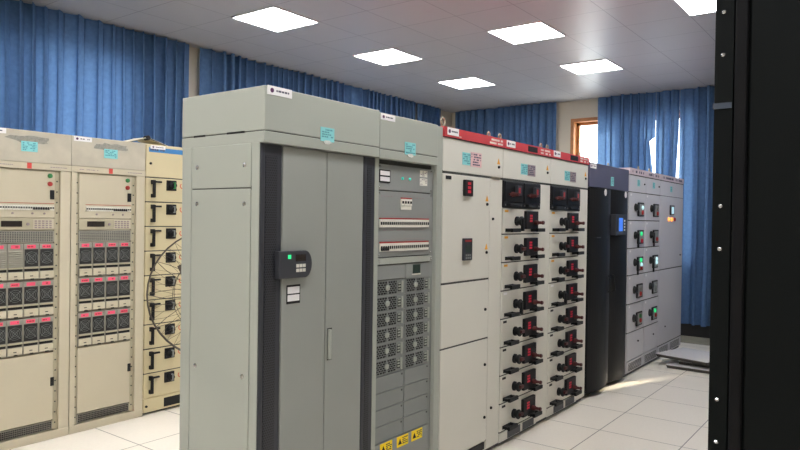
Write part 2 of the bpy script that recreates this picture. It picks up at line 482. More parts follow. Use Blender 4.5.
# end posts and panels facing the camera
ps = MB().box(BKX + .002, -2.716, Y0, Y0 + .05, .06, 1.93).box(-2.283, F - .002, Y0, Y0 + .05, .06, 1.93).box(-2.716, -2.283, Y0 + .003, Y0 + .02, .06, .12)
ps.build('corner_post', M['ups'], u, .003)
for z0, z1, zs in ((1.732, 1.928, (1.832,)), (.125, 1.727, (1.659, .89))):
    p = rbox(u, 'end_panel', M['ups'], (-2.711, -2.288, Y0 - .001, Y0 + .015, z0, z1), .003)
    screws(p, [(x, Y0 - .001, z) for z in zs for x in (-2.668, -2.328)], 'chrome', .011, (0, -1, 0))
B(-2.712, -2.287, Y0 + .004, Y0 + .014, 1.72, 1.74).build('panel_seam', M['seam'], u)
# front: perforated strip, two doors, perforated strip
for a, b in ((Y0 + .002, 2.078), (2.648, 2.744)):
    s_ = rbox(u, 'vent_strip', M['charcoal'], (F - .012, F - .001, a, b, .07, 1.925), .002, 'dark charcoal strip with perforated middle')
    B(F - .001, F + .001, a + .032, b - .028, .1, 1.875).build('perforated_mesh', M['mesh'], s_)
    B(F - .0012, F + .006, a, a + .022, .07, 1.925).build('rounded_edge', M['charcoal'], s_, .004)
d1 = rbox(u, 'door', M['upsdoor'], (F - .012, F + .004, 2.083, 2.368, .09, 1.924), .004)
d2 = rbox(u, 'door', M['upsdoor'], (F - .012, F + .004, 2.373, 2.645, .09, 1.924), .004)
MB().box(F + .004, F + .006, 2.386, 2.418, .905, 1.062).build('handle_plate', M['seam'], d2)
MB().box(F + .005, F + .018, 2.388, 2.406, .91, 1.057).build('door_handle', M['ups'], d2, .003)
# control box with rounded right end
cy, cz_, h = 2.208, 1.387, .062
poly = [(2.04, cz_ - h), (2.04, cz_ + h)] + [(cy + .042 * math.sin(t) , cz_ + h * math.cos(t)) for t in [PI * k / 12 for k in range(13)]]
cb = MB().prism_yz(poly, F, F + .03).build('control_panel', M['charcoal'], d1, .004)
MB().box(F + .03, F + .032, 2.094, 2.112, 1.414, 1.432).build('green_lamp', M['green'], cb)
cl = MB().box(F + .03, F + .0315, 2.143, 2.206, 1.402, 1.432); cl.build('display', M['lcd'], cb)
bt = MB()
for i in range(2):
    for j in range(3): bt.box(F + .03, F + .032, 2.146 + j * .021, 2.163 + j * .021, 1.352 + i * .021, 1.367 + i * .021)
bt.build('button', M['paper'], cb)
pl = B(F + .004, F + .006, 2.112, 2.197, 1.205, 1.292).build('rating_plate', M['black'], d1)
pl['label'] = 'black framed plate with two white fields'
MB().box(F + .006, F + .0066, 2.117, 2.192, 1.252, 1.283).box(F + .006, F + .0066, 2.117, 2.192, 1.217, 1.246).build('white_field', M['white'], pl)
logo_label(hood, F + .028, 1.960, 2.105, 2.137, 2.176, 1)
note(u, F + .029, 2.294, 2.39, 1.968, 2.035, 2)
bpy.data.objects[hood.name]['label'] = 'grey-green hood overhanging the front'

# ------------------------------------------------------------------ grey rack cabinet with modules
Y0, Y1 = 2.746, 3.385
k_ = thing('module_cabinet', ((F + BKX) / 2, (Y0 + Y1) / 2, 0), 'grey-green cabinet with breaker rows, twelve fan modules and three yellow warning labels', 'cabinet')
rbox(k_, 'carcass', M['ups'], (BKX + .005, F - .03, Y0 + .001, Y1, .06, 1.93))
rbox(k_, 'plinth', M['charcoal'], (BKX + .02, F - .03, Y0, Y1 - .01, 0, .06))
rbox(k_, 'top_fascia', M['ups'], (BKX - .003, F + .028, 2.747, 3.30, 1.924, 1.972))
hood2 = rbox(k_, 'hood', M['ups'], (BKX - .003, F + .028, 2.747, 3.30, 1.976, 2.166), .004)
B(BKX, F + .024, 2.748, 3.298, 1.971, 1.977).build('hood_seam', M['seam'], hood2)
rbox(k_, 'side_post', M['ups'], (BKX, F + .004, 3.33, 3.39, .05, 2.165), .003)
rbox(k_, 'side_post', M['ups'], (F - .04, F, Y0, 2.779, .06, 1.93), .002)
rbox(k_, 'inner_frame', M['upsrack'], (F - .05, F - .02, 3.298, 3.33, .07, 1.93), .002)
B(F - .05, F - .018, 2.779, 3.30, 1.902, 1.93).build('shadow_gap', M['seam'], k_)
B(F - .031, F - .0285, 2.78, 3.299, .07, 1.91).build('backing', M['seam'], k_)
def panel(z0, z1, y0=2.781, y1=3.296, name='panel', m='upsrack', dx=0):
    return rbox(k_, name, M[m], (F - .04, F - .008 + dx, y0, y1, z0 + .0015, z1 - .0015), .0015)
def corner_screws(p, y0, y1, z0, z1, x):
    screws(p, [(x, y, z) for y in (y0 + .012, y1 - .012) for z in (z0 + .014, z1 - .014)], 'chrome', .005)
PX = F - .008
p1 = panel(1.758, 1.90)
corner_screws(p1, 2.781, 3.296, 1.758, 1.90, PX)
pl = B(PX, PX + .003, 2.79, 2.885, 1.798, 1.868).build('rating_plate', M['black'], p1)
MB().box(PX + .003, PX + .0036, 2.796, 2.879, 1.838, 1.862).box(PX + .003, PX + .0036, 2.796, 2.879, 1.806, 1.83).build('white_field', M['white'], pl)
for y in (2.998, 3.068): MB().lathe((PX, y, 1.83), (1, 0, 0), [(0, .008), (.006, .008), (.009, .004)], 12).build('indicator_lamp', M['teal'], p1)
for z0, z1 in ((1.85, 1.888), (1.80, 1.842)): 
    q = B(PX, PX + .001, 3.17, 3.245, z0, z1).build('paper_sheet', M['paper'], p1)
    MB().marks(PX + .001, 3.175, 3.24, z0 + .003, z1 - .003, 4, int(z0 * 100), .4).build('writing', M['greypaper'], q)
p2 = panel(1.392, 1.755)
corner_screws(p2, 2.781, 3.296, 1.392, 1.755, PX)
tm = MB()
for y in [2.81 + .03 * i for i in range(4)] + [3.11 + .03 * i for i in range(4)]: tm.box(PX, PX + .001, y, y + .012, 1.722, 1.728)
for i in range(7): tm.box(PX, PX + .001, 2.83 + i * .06, 2.86 + i * .06, 1.538, 1.542)
tm.build('writing', M['greypaper'], p2)
def breakers(par, x, y0, y1, z0, z1, n, red=True, dim=None, seed=0):
    """row of miniature circuit breakers: white bodies, black toggles, red line above"""
    w = (y1 - y0) / n; hgt = z1 - z0; proto = {}
    for i in range(n):
        up = bool(dim and dim[0] <= i / n < dim[1])
        if up not in proto:
            o = B(x, x + .009, y0 + i * w + .0012, y0 + (i + 1) * w - .0012, z0, z1 - hgt * .14).build('circuit_breaker', M['paper'], par)
            tg = B(x + .009, x + .0105, y0 + i * w + w * .2, y0 + (i + 1) * w - w * .2, z0 + hgt * (.08 if up else .26), z0 + hgt * .58)
            if up: tg.box(x + .0088, x + .0096, y0 + i * w + .001, y0 + (i + 1) * w - .001, z0 + hgt * .1, z0 + hgt * .45)
            tg.merge_into(o, M['black']); proto[up] = (o, i)
        else:
            o, k = proto[up]
            c = o.copy(); COL.objects.link(c); c.parent = o.parent; c.location = (0, (i - k) * w, 0)
    if red: B(x, x + .0085, y0, y1, z1 - hgt * .14, z1).build('red_strip', M['redbtn'], par)
breakers(p2, PX, 2.985, 3.085, 1.678, 1.722, 4)
B(PX, PX + .004, 2.985, 3.085, 1.655, 1.676).build('label_strip', M['paper'], p2)
breakers(p2, PX, 2.795, 3.258, 1.556, 1.607, 24)
breakers(p2, PX, 2.800, 3.258, 1.424, 1.476, 24, dim=(0, .15))
p3 = panel(1.352, 1.389, m='ups', dx=.006)
corner_screws(p3, 2.781, 3.296, 1.35, 1.389, PX + .006)
panel(1.268, 1.349, 2.781, 3.042)
pr = panel(1.262, 1.349, 3.048, 3.296)
dsp = B(PX, PX + .004, 3.112, 3.182, 1.288, 1.34).build('display', M['lcdgreen'], pr)
B(PX, PX + .002, 3.105, 3.19, 1.28, 1.2875).build('display_sill', M['paper'], pr)
def fan_module(y0, y1, z0, z1):
    """grey power module: honeycomb intake with a hub, plug column on the right"""
    m = rbox(k_, 'power_module', M['upsmod'], (F - .04, F - .012, y0 + .001, y1 - .001, z0 + .001, z1 - .001), .0015)
    x = F - .012
    ya, yb = y0 + .012, y0 + .18; za, zb = z0 + .01, z1 - .008
    g = B(x, x + .0015, ya, yb, za, zb).build('intake_grille', M['black'], m)
    bars = MB(); n = 7; ns = 6
    for j in range(1, ns): bars.box(x + .001, x + .004, ya, yb, za + (zb - za) * j / ns - .001, za + (zb - za) * j / ns + .001)
    for j in range(ns):
        for i in range(n + 1):
            yy = ya + (yb - ya) * (i + (.5 if j % 2 else 0)) / n
            if yy < yb: bars.box(x + .001, x + .0035, yy - .001, yy + .001, za + (zb - za) * j / ns, za + (zb - za) * (j + 1) / ns)
    bars.box(x + .001, x + .007, (ya + yb) / 2 - .004, (ya + yb) / 2 + .004, za, zb)
    bars.build('grille_bars', M['upsmod'], m)
    MB().lathe((x, (ya + yb) / 2, (za + zb) / 2), (1, 0, 0), [(0, .017), (.009, .015), (.011, .006)], 14).build('hub', M['ups'], m)
    c = MB().box(x, x + .002, y0 + .192, y0 + .222, z0 + .018, z1 - .02); c.build('socket_column', M['seam'], m)
    c = MB()
    for i in range(3): c.box(x + .002, x + .005, y0 + .196, y0 + .216, z0 + .026 + i * .016, z0 + .034 + i * .016)
    c.box(x, x + .008, y0 + .226, y0 + .236, z0 + .01, z1 - .012)
    c.build('latch', M['ups'], m)
zr = [1.265 - .0868 * i for i in range(7)]
for i in range(6):
    fan_module(2.783, 3.042, zr[i + 1], zr[i]); fan_module(3.048, 3.294, zr[i + 1], zr[i])
zb = [.743 - .0910 * i for i in range(5)]
for i in range(4):
    for a, b in ((2.783, 3.042), (3.048, 3.294)):
        q = panel(zb[i + 1], zb[i], a, b, 'blank_panel', 'upsmod', -.002)
        screws(q, [(PX - .002, b - .02, zb[i] - .018)], 'seam', .005)
bp = panel(.08, .376, name='lower_panel')
for y0 in (2.83, 2.982, 3.122):
    yl = B(PX, PX + .0015, y0, y0 + .108, .312, .372).build('warning_label', M['yellow'], bp); yl['label'] = 'yellow warning label with a black triangle'
    MB().prism_yz([(y0 + .01, .326), (y0 + .045, .326), (y0 + .0275, .358)], PX + .0015, PX + .0025).build('triangle', M['black'], yl)
    MB().marks(PX + .0015, y0 + .052, y0 + .102, .322, .364, 4, int(y0 * 100), .8).build('writing', M['seam'], yl)
logo_label(hood2, F + .028, 2.75, 2.875, 2.129, 2.161, 4)
note(k_, F + .029, 2.967, 3.07, 1.962, 2.032, 5)

# ------------------------------------------------------------------ red topped switch cabinets
SB = -3.0
def switch_shell(y0, y1, label, group='red topped switch cabinets'):
    t = thing('switch_cabinet', ((F + SB) / 2, (y0 + y1) / 2, 0), label, 'cabinet', group)
    rbox(t, 'carcass', M['redc'], (SB, F - .01, y0 + .001, y1 - .001, .03, 2.108), .002)
    rbox(t, 'plinth', M['charcoal'], (SB + .02, F - .03, y0 + .001, y1 - .001, 0, .03), 0)
    h = rbox(t, 'header', M['red'], (SB, F + .012, y0 + .002, y1 - .002, 2.112, 2.172), 0, 'red header strip along the top')
    rbox(t, 'header_panel', M['redc'], (F - .012, F + .002, y0 + .003, y1 - .003, 1.902, 2.108), .003)
    B(F - .012, F - .001, y0 + .002, y1 - .002, 1.888, 1.905).build('header_seam', M['seam'], t)
    logo_label(h, F + .012, y0 + .03, y0 + .16, 2.124, 2.17, int(y0 * 10))
    MB().marks(F + .012, y1 - .21, y1 - .03, 2.118, 2.164, 2, int(y0 * 7), .7).build('writing', M['paper'], h)
    B(SB + .004, F + .009, y0 + .004, y1 - .004, 2.107, 2.113).build('header_shadow_gap', M['black'], t)
    return t, h
# first cabinet: doors
Y0, Y1 = 3.395, 4.165
t, h = switch_shell(Y0, Y1, 'red topped cream cabinet with plain doors, nearest the grey module cabinet')
eyebolt(t, F - .02, Y0 + .03, 2.17, .024); eyebolt(t, F - .06, Y1 - .10, 2.17)
MB().marks(F + .012, Y0 + .17, Y0 + .2, 2.118, 2.13, 1, 9, 1).build('writing', M['paper'], h)
DY0, DY1 = Y0 + .006, 3.985
du = rbox(t, 'door', M['redc'], (F - .012, F + .002, DY0, DY1, 1.212, 1.887), .003)
dm = rbox(t, 'door', M['redc'], (F - .012, F + .002, DY0, DY1, .808, 1.199), .003)
dl = rbox(t, 'door', M['redc'], (F - .012, F + .002, DY0, DY1, .105, .797), .003)
sg = MB()
for z in (1.2055, .8025): sg.box(F - .011, F - .004, DY0, DY1, z - .007, z + .007)
sg.box(F - .011, F - .002, DY1, DY1 + .005, .1, 1.887)
sg.build('door_gap', M['seam'], t)
rbox(t, 'side_post', M['redc'], (F - .012, F, DY1 + .005, Y1 - .002, .04, 1.887), .002)
rbox(t, 'base_grille', M['black'], (F - .011, F - .001, 3.72, DY1 - .02, .045, .092), 0)
B(F + .002, F + .006, 3.43, 3.49, 1.852, 1.874).build('door_plate', M['black'], du)
mt = rbox(du, 'panel_meter', M['black'], (F + .002, F + .022, 3.632, 3.732, 1.755, 1.86), .004)
dg = MB()
for i in range(3): dg.box(F + .022, F + .023, 3.662, 3.70, 1.775 + .026 * i, 1.793 + .026 * i)
dg.build('red_digits', M['digits'], mt)
ct = rbox(du, 'protection_relay', M['charcoal'], (F + .002, F + .02, 3.632, 3.735, 1.342, 1.485), .004)
B(F + .02, F + .021, 3.65, 3.715, 1.395, 1.44).build('display', M['lcdgreen'], ct)
B(F + .02, F + .021, 3.645, 3.72, 1.462, 1.474).build('red_stripe', M['redbtn'], ct)
q = MB()
for i in range(3):
    for j in range(2): q.box(F + .02, F + .023, 3.65 + i * .023, 3.665 + i * .023, 1.352 + j * .018, 1.364 + j * .018)
q.build('key', M['upsmod'], ct)
lockpart(du, F + .002, 3.945, 1.71); lockpart(du, F + .002, 3.945, 1.385)
lockpart(t, F, 4.03, 1.612, False); lockpart(t, F, 4.044, .31, False)
lockpart(dm, F + .002, 3.94, 1.0, False); lockpart(dl, F + .002, 3.945, .625, False); lockpart(dl, F + .002, 3.95, .266, False)
note(t, F + .002, 3.62, 3.735, 1.955, 2.035, 31, False); note(t, F + .0036, 3.72, 3.86, 1.95, 2.045, 32, False, 'pinkpaper')
lockpart(t, F + .002, 4.10, 1.972)
B(F - .004, F + .008, 4.0, 4.12, 1.888, 1.90).build('hinge', M['steel'], t)

# drawer cabinets
Y0, Y1 = 4.165, 4.965
t, h = switch_shell(Y0, Y1, 'red topped drawer cabinet of black switches, the nearer of the two with drawers')
eyebolt(t, F - .05, Y0 + .04, 2.17); eyebolt(t, F - .05, Y1 - .08, 2.17)
B(F + .012, F + .014, Y0 + .37, Y0 + .53, 2.122, 2.162).build('dark_plate', M['black'], h)
note(t, F + .002, 4.44, 4.555, 1.945, 2.025, 33, False); note(t, F + .0036, 4.55, 4.68, 1.94, 2.025, 34, False, 'greypaper')
lockpart(t, F + .002, 4.90, 1.985)
W = .605
rbox(t, 'side_post', M['redc'], (F - .012, F + .001, Y0 + W + .004, Y1 - .003, .04, 1.887), .002)
# black double breaker unit
bu = rbox(t, 'breaker_unit', M['black'], (F - .012, F + .008, Y0 + .005, Y0 + W, 1.694, 1.886), .003, 'black double breaker unit under the header')
for y in (Y0 + .015, Y0 + .312):
    fr = rbox(bu, 'breaker_cover', M['blackfront'], (F + .008, F + .016, y, y + .28, 1.735, 1.88), .004)
    MB().box(F + .016, F + .04, y + .145, y + .215, 1.785, 1.855).build('toggle_block', M['charcoal'], bu, .003)
    MB().box(F + .04, F + .042, y + .158, y + .185, 1.80, 1.84).build('red_flag', M['redbtn'], bu)
    MB().lathe((F + .016, y + .10, 1.79), (1, 0, 0), [(0, .018), (.03, .014), (.055, .012)], 12).build('lever', M['redplast'], bu)
    MB().box(F + .016, F + .028, y + .05, y + .15, 1.782, 1.797).build('lever_arm', M['redplast'], bu, .003)
    MB().box(F + .008, F + .034, y + .04, y + .17, 1.705, 1.725).build('pull_handle', M['blackpaint'], bu, .004)
    screws(bu, [(F + .008, y + .02, 1.715), (F + .008, y + .262, 1.715)])
rows = [1.692] + [1.505 - .2005 * i for i in range(8)]
down = {0, 3}
tagm = ['amber', 'amber', 'amber', 'white', 'black', 'black', 'black', 'black']
def drawer(par, y0, z0, z1, dn, tg_):
    d = rbox(par, 'drawer', M['redc'], (F - .012, F + .004, y0 + .006, y0 + W, z0 + .005, z1 - .004), .003)
    x = F + .004; zc = z0 + .095
    B(F - .011, F - .001, y0 + .004, y0 + W + .002, z0 - .004, z0 + .006).build('drawer_gap', M['seam'], par)
    B(x, x + .002, y0 + .035, y0 + .085, z1 - .03, z1 - .014).build('number_tag', M[tg_], d)
    # rotary switch: collar, neck and grip
    r = MB().lathe((x, y0 + .215, zc), (1, 0, 0), [(0, .034), (.012, .034), (.016, .024), (.032, .022), (.034, .034), (.044, .036), (.05, .03)], 18)
    k = r.build('rotary_switch', M['blackpaint'], d, smooth=False)
    if dn: MB().box(x + .04, x + .062, y0 + .203, y0 + .227, zc - .072, zc + .016).build('grip', M['black'], k, .004)
    else: MB().box(x + .04, x + .064, y0 + .205, y0 + .255, zc - .012, zc + .012).build('grip', M['redplast'], k, .004)
    m = rbox(d, 'meter_unit', M['black'], (x, x + .024, y0 + .335, y0 + .535, zc - .058, zc + .076), .004)
    B(x + .024, x + .0245, y0 + .35, y0 + .52, zc - .045, zc + .064).build('meter_window', M['blackfront'], m)
    q = MB()
    for i in range(3): q.box(x + .0245, x + .0255, y0 + .385, y0 + .43, zc - .006 + .02 * i, zc + .008 + .02 * i)
    q.build('red_digits', M['digits'], m)
    MB().lathe((x + .02, y0 + .475, zc - .01), (1, 0, 0), [(0, .019), (.03, .018), (.034, .012), (.06, .011), (.066, .015), (.078, .013)], 12).build('lever', M['redplast'], m)
    for a in (y0 + .045, y0 + .452):
        # flat pull with a finger slot
        h = MB().box(x, x + .058, a, a + .018, z0 + .020, z0 + .040).box(x, x + .058, a + .112, a + .13, z0 + .020, z0 + .040).box(x + .042, x + .06, a, a + .13, z0 + .016, z0 + .043).box(x, x + .004, a, a + .13, z0 + .016, z0 + .042)
        h.build('pull_handle', M['blackpaint'], d, .003)
    return d
for i in range(8): drawer(t, Y0, rows[i + 1], rows[i], i in down, tagm[i])
kp = rbox(t, 'kick_panel', M['redc'], (F - .012, F + .001, Y0 + .005, Y0 + W, .03, .094), .002)
for a, b in ((Y0 + .13, Y0 + .33), (Y0 + .37, Y0 + .56)): B(F + .001, F + .003, a, b, .034, .09).build('vent', M['charcoal'], kp)
t2 = copy_tree(t, (t.location.x, t.location.y + .8, 0), 'red topped drawer cabinet of black switches, farther one beside the black cabinet', 'red topped switch cabinets')

# ------------------------------------------------------------------ black double door cabinet
Y0, Y1 = 5.80, 6.895
t = thing('black_cabinet', ((F + SB) / 2, (Y0 + Y1) / 2, 0), 'black double door cabinet with violet-grey header and small blue screen', 'cabinet')
rbox(t, 'carcass', M['blackpaint'], (SB, F - .03, Y0 + .003, Y1 - .003, .05, 2.14), .003)
rbox(t, 'plinth', M['black'], (SB + .02, F - .05, Y0 + .01, Y1 - .01, 0, .05), 0)
hd = rbox(t, 'header', M['header'], (F - .03, F, Y0 + .003, Y1 - .003, 1.922, 2.142), .003, 'violet-grey header panel')
logo_label(hd, F, Y0 + .02, Y0 + .16, 2.09, 2.13, 41)
note(hd, F, 6.36, 6.44, 1.955, 2.04, 42, False)
def bowed(y0, y1, z0, z1, bow, x0):
    n = 14; mb = MB(); st = 0
    pts = [(y0 + (y1 - y0) * i / n) for i in range(n + 1)]
    for z in (z0, z1):
        for y in pts:
            s = (y - y0) / (y1 - y0); mb.v.append((x0 + bow * (1 - (2 * s - 1) ** 2) , y, z))
        for y in pts: mb.v.append((F - .03, y, z))
    N = n + 1
    for i in range(n):
        mb.f += [(i, i + 1, 2 * N + i + 1, 2 * N + i), (N + i, 3 * N + i, 3 * N + i + 1, N + i + 1), (i, N + i, N + i + 1, i + 1), (2 * N + i, 2 * N + i + 1, 3 * N + i + 1, 3 * N + i)]
    mb.f += [(0, 2 * N, 3 * N, N), (n, N + n, 3 * N + n, 2 * N + n)]
    return mb
dA = bowed(5.825, 6.325, .05, 1.912, .05, F - .004).build('door', M['blackfront'], t)
dB = bowed(6.375, 6.875, .05, 1.912, .05, F - .004).build('door', M['blackfront'], t)
rbox(t, 'centre_post', M['charcoal'], (F - .03, F - .004, 6.328, 6.372, .05, 1.92), .002)
for d, y in ((dA, 6.29), (dB, 6.41)):
    MB().tube([(F + .004, y, .93), (F + .035, y, .94), (F + .035, y, 1.08), (F + .004, y, 1.09)], .008, 8).build('handle', M['blackpaint'], d, smooth=True)
for d, y in ((dA, 6.09), (dB, 6.66)): MB().cyl((F + .042, y, 1.878), (1, 0, 0), .032, .006, 16).build('round_sticker', M['white'], d)
B(F + .02, F + .042, 5.9, 6.2, 1.455, 1.465).build('door_crease', M['charcoal'], dA)
sc_ = rbox(dB, 'screen_unit', M['charcoal'], (F + .0, F + .055, 6.36, 6.70, 1.475, 1.68), .005)
B(F + .055, F + .056, 6.45, 6.56, 1.515, 1.645).build('screen', M['screenblue'], sc_)
q = MB()
for i in range(4): q.box(F + .055, F + .058, 6.60, 6.625, 1.52 + .03 * i, 1.535 + .03 * i)
q.build('button', M['paper'], sc_)

# ------------------------------------------------------------------ pale grey switchboards at the end of the row
FG = 'pale grey switchboards at the end of the row'
def far_shell(y0, y1, label):
    t = thing('switchboard', ((F + SB) / 2, (y0 + y1) / 2, 0), label, 'cabinet', FG)
    rbox(t, 'carcass', M['far'], (SB, F - .01, y0 + .001, y1 - .001, .03, 2.10), .002)
    rbox(t, 'plinth', M['charcoal'], (SB + .02, F - .02, y0 + .001, y1 - .001, 0, .03), 0)
    h = rbox(t, 'header', M['farhead'], (SB, F + .008, y0 + .001, y1 - .001, 2.105, 2.17), 0, 'pinkish header strip')
    MB().marks(F + .008, y0 + .08, y1 - .08, 2.115, 2.16, 1, int(y0 * 10), .6).build('writing', M['ink'], h)
    B(F - .01, F + .004, y0 + .002, y1 - .002, 2.098, 2.106).build('header_gap', M['seam'], t)
    rbox(t, 'header_panel', M['far'], (F - .012, F + .001, y0 + .002, y1 - .002, 1.926, 2.097), .002)
    return t
def pilot_switch(par, x, y, z, lamps, dn):
    s_ = rbox(par, 'switch_plate', M['black'], (x, x + .016, y - .005, y + .19, z - .075, z + .075), .012)
    B(x + .016, x + .018, y + .02, y + .17, z - .06, z + .06).build('plate_face', M['upsmod'], s_)
    k = MB().lathe((x, y - .07, z + .02), (1, 0, 0), [(0, .042), (.012, .04), (.018, .033), (.036, .03)], 14).build('switch_knob', M['blackpaint'], s_)
    if dn: MB().box(x + .03, x + .046, y - .083, y - .057, z - .11, z + .04).build('lever', M['black'], s_, .004)
    for i, (m, dy, dz) in enumerate(lamps):
        MB().lathe((x + .018, y + dy, z + dz), (1, 0, 0), [(0, .024), (.012, .022), (.016, .014)], 12).build('pilot_lamp', M[m], s_)
zrow = [1.922, 1.624, 1.332, 1.05, .75, .45]
def far_drawers(y0, y1, label, lamps, notey):
    t = far_shell(y0, y1, label)
    note(t, F + .001, notey, notey + .09, 1.99, 2.06, int(y0 * 9), False)
    lockpart(t, F + .001, notey + .24, 2.02, False)
    for i in range(5):
        d = rbox(t, 'drawer', M['far'], (F - .012, F + .003, y0 + .004, y1 - .004, zrow[i + 1] + .005, zrow[i] - .005), .003)
        B(F - .011, F - .002, y0 + .003, y1 - .003, zrow[i] - .008, zrow[i] + .008).build('drawer_gap', M['seam'], t)
        B(F + .003, F + .005, y0 + .04, y0 + .075, zrow[i] - .04, zrow[i] - .02).build('number_tag', M['white'], d)
        pilot_switch(d, F + .003, y0 + .275, (zrow[i] + zrow[i + 1]) / 2 - .03, lamps[i], i in (1, 2))
    d = rbox(t, 'lower_panel', M['far'], (F - .012, F + .003, y0 + .004, y1 - .004, .16, .445), .003)
    B(F - .011, F - .002, y0 + .003, y1 - .003, .442, .458).build('panel_gap', M['seam'], t)
    lockpart(d, F + .003, y0 + .36, .33, False)
    v = rbox(t, 'base_grille', M['far'], (F - .012, F + .002, y0 + .004, y1 - .004, .035, .150), .002)
    q = MB()
    for i in range(6): q.box(F + .002, F + .003, y0 + .06, y1 - .06, .05 + i * .014, .057 + i * .014)
    q.build('slot', M['seam'], v)
    return t
LA = [[('screenwhite', .11, .02), ('redbtn', .11, -.035)], [('green', .08, .035), ('digits', .1, -.04)], [('green', .08, .04), ('screenwhite', .1, -.01), ('redbtn', .1, -.045)], [('upsmod', .1, .02), ('redbtn', .09, -.03)], [('greenbtn', .09, .03), ('redbtn', .1, -.02)]]
LB_ = [[('upsmod', .11, .02), ('redbtn', .11, -.035)], [('upsmod', .1, .03), ('redbtn', .1, -.03)], [('screenwhite', .1, .03), ('screenwhite', .1, -.01)], [('upsmod', .1, .02), ('upsmod', .09, -.03)], [('green', .07, .035), ('redbtn', .1, -.02)]]
t = far_drawers(6.905, 7.46, 'pale grey switchboard with five switch drawers right beside the black cabinet', LA, 7.17)
eyebolt(t, F - .25, 6.98, 2.17, .024); eyebolt(t, F - .05, 7.36, 2.17)
t = far_drawers(7.465, 8.02, 'pale grey switchboard with switch drawers, second one past the black cabinet', LB_, 7.72)
eyebolt(t, F - .05, 7.75, 2.17)
Y0, Y1 = 8.025, 9.045
t = far_shell(Y0, Y1, 'pale grey switchboard with plain tall door and small meter, last in the row')
note(t, F + .001, 8.44, 8.53, 1.98, 2.05, 77, False)
du = rbox(t, 'door', M['far'], (F - .012, F + .003, Y0 + .004, Y1 - .004, 1.056, 1.92), .003)
dl = rbox(t, 'door', M['far'], (F - .012, F + .003, Y0 + .004, Y1 - .004, .16, 1.044), .003)
sg = MB()
for z in (1.05, 1.925, .155): sg.box(F - .011, F - .002, Y0 + .003, Y1 - .003, z - .008, z + .008)
sg.build('door_gap', M['seam'], t)
m = rbox(du, 'panel_meter', M['charcoal'], (F + .003, F + .02, 8.42, 8.58, 1.70, 1.82), .004)
B(F + .02, F + .021, 8.45, 8.55, 1.715, 1.80).build('display', M['screenwhite'], m)
for i, c in enumerate(('sun_glare', 'sun_glare', 'redbtn')): MB().lathe((F + .003, 8.38 + i * .13, 1.648), (1, 0, 0), [(0, .026), (.012, .024), (.018, .014)], 12).build('pilot_lamp', M[c], du)  # round dots put in for the orange sun glare on this door
lockpart(du, F + .003, 8.93, 1.2, False); lockpart(dl, F + .003, 8.30, .36, False)
v = rbox(t, 'base_grille', M['far'], (F - .012, F + .002, Y0 + .004, Y1 - .004, .035, .148), .002)
q = MB()
for a, b in ((Y0 + .06, Y0 + .42), (Y0 + .52, Y1 - .08)):
    for i in range(6): q.box(F + .002, F + .003, a, b, .05 + i * .014, .057 + i * .014)
q.build('slot', M['seam'], v)

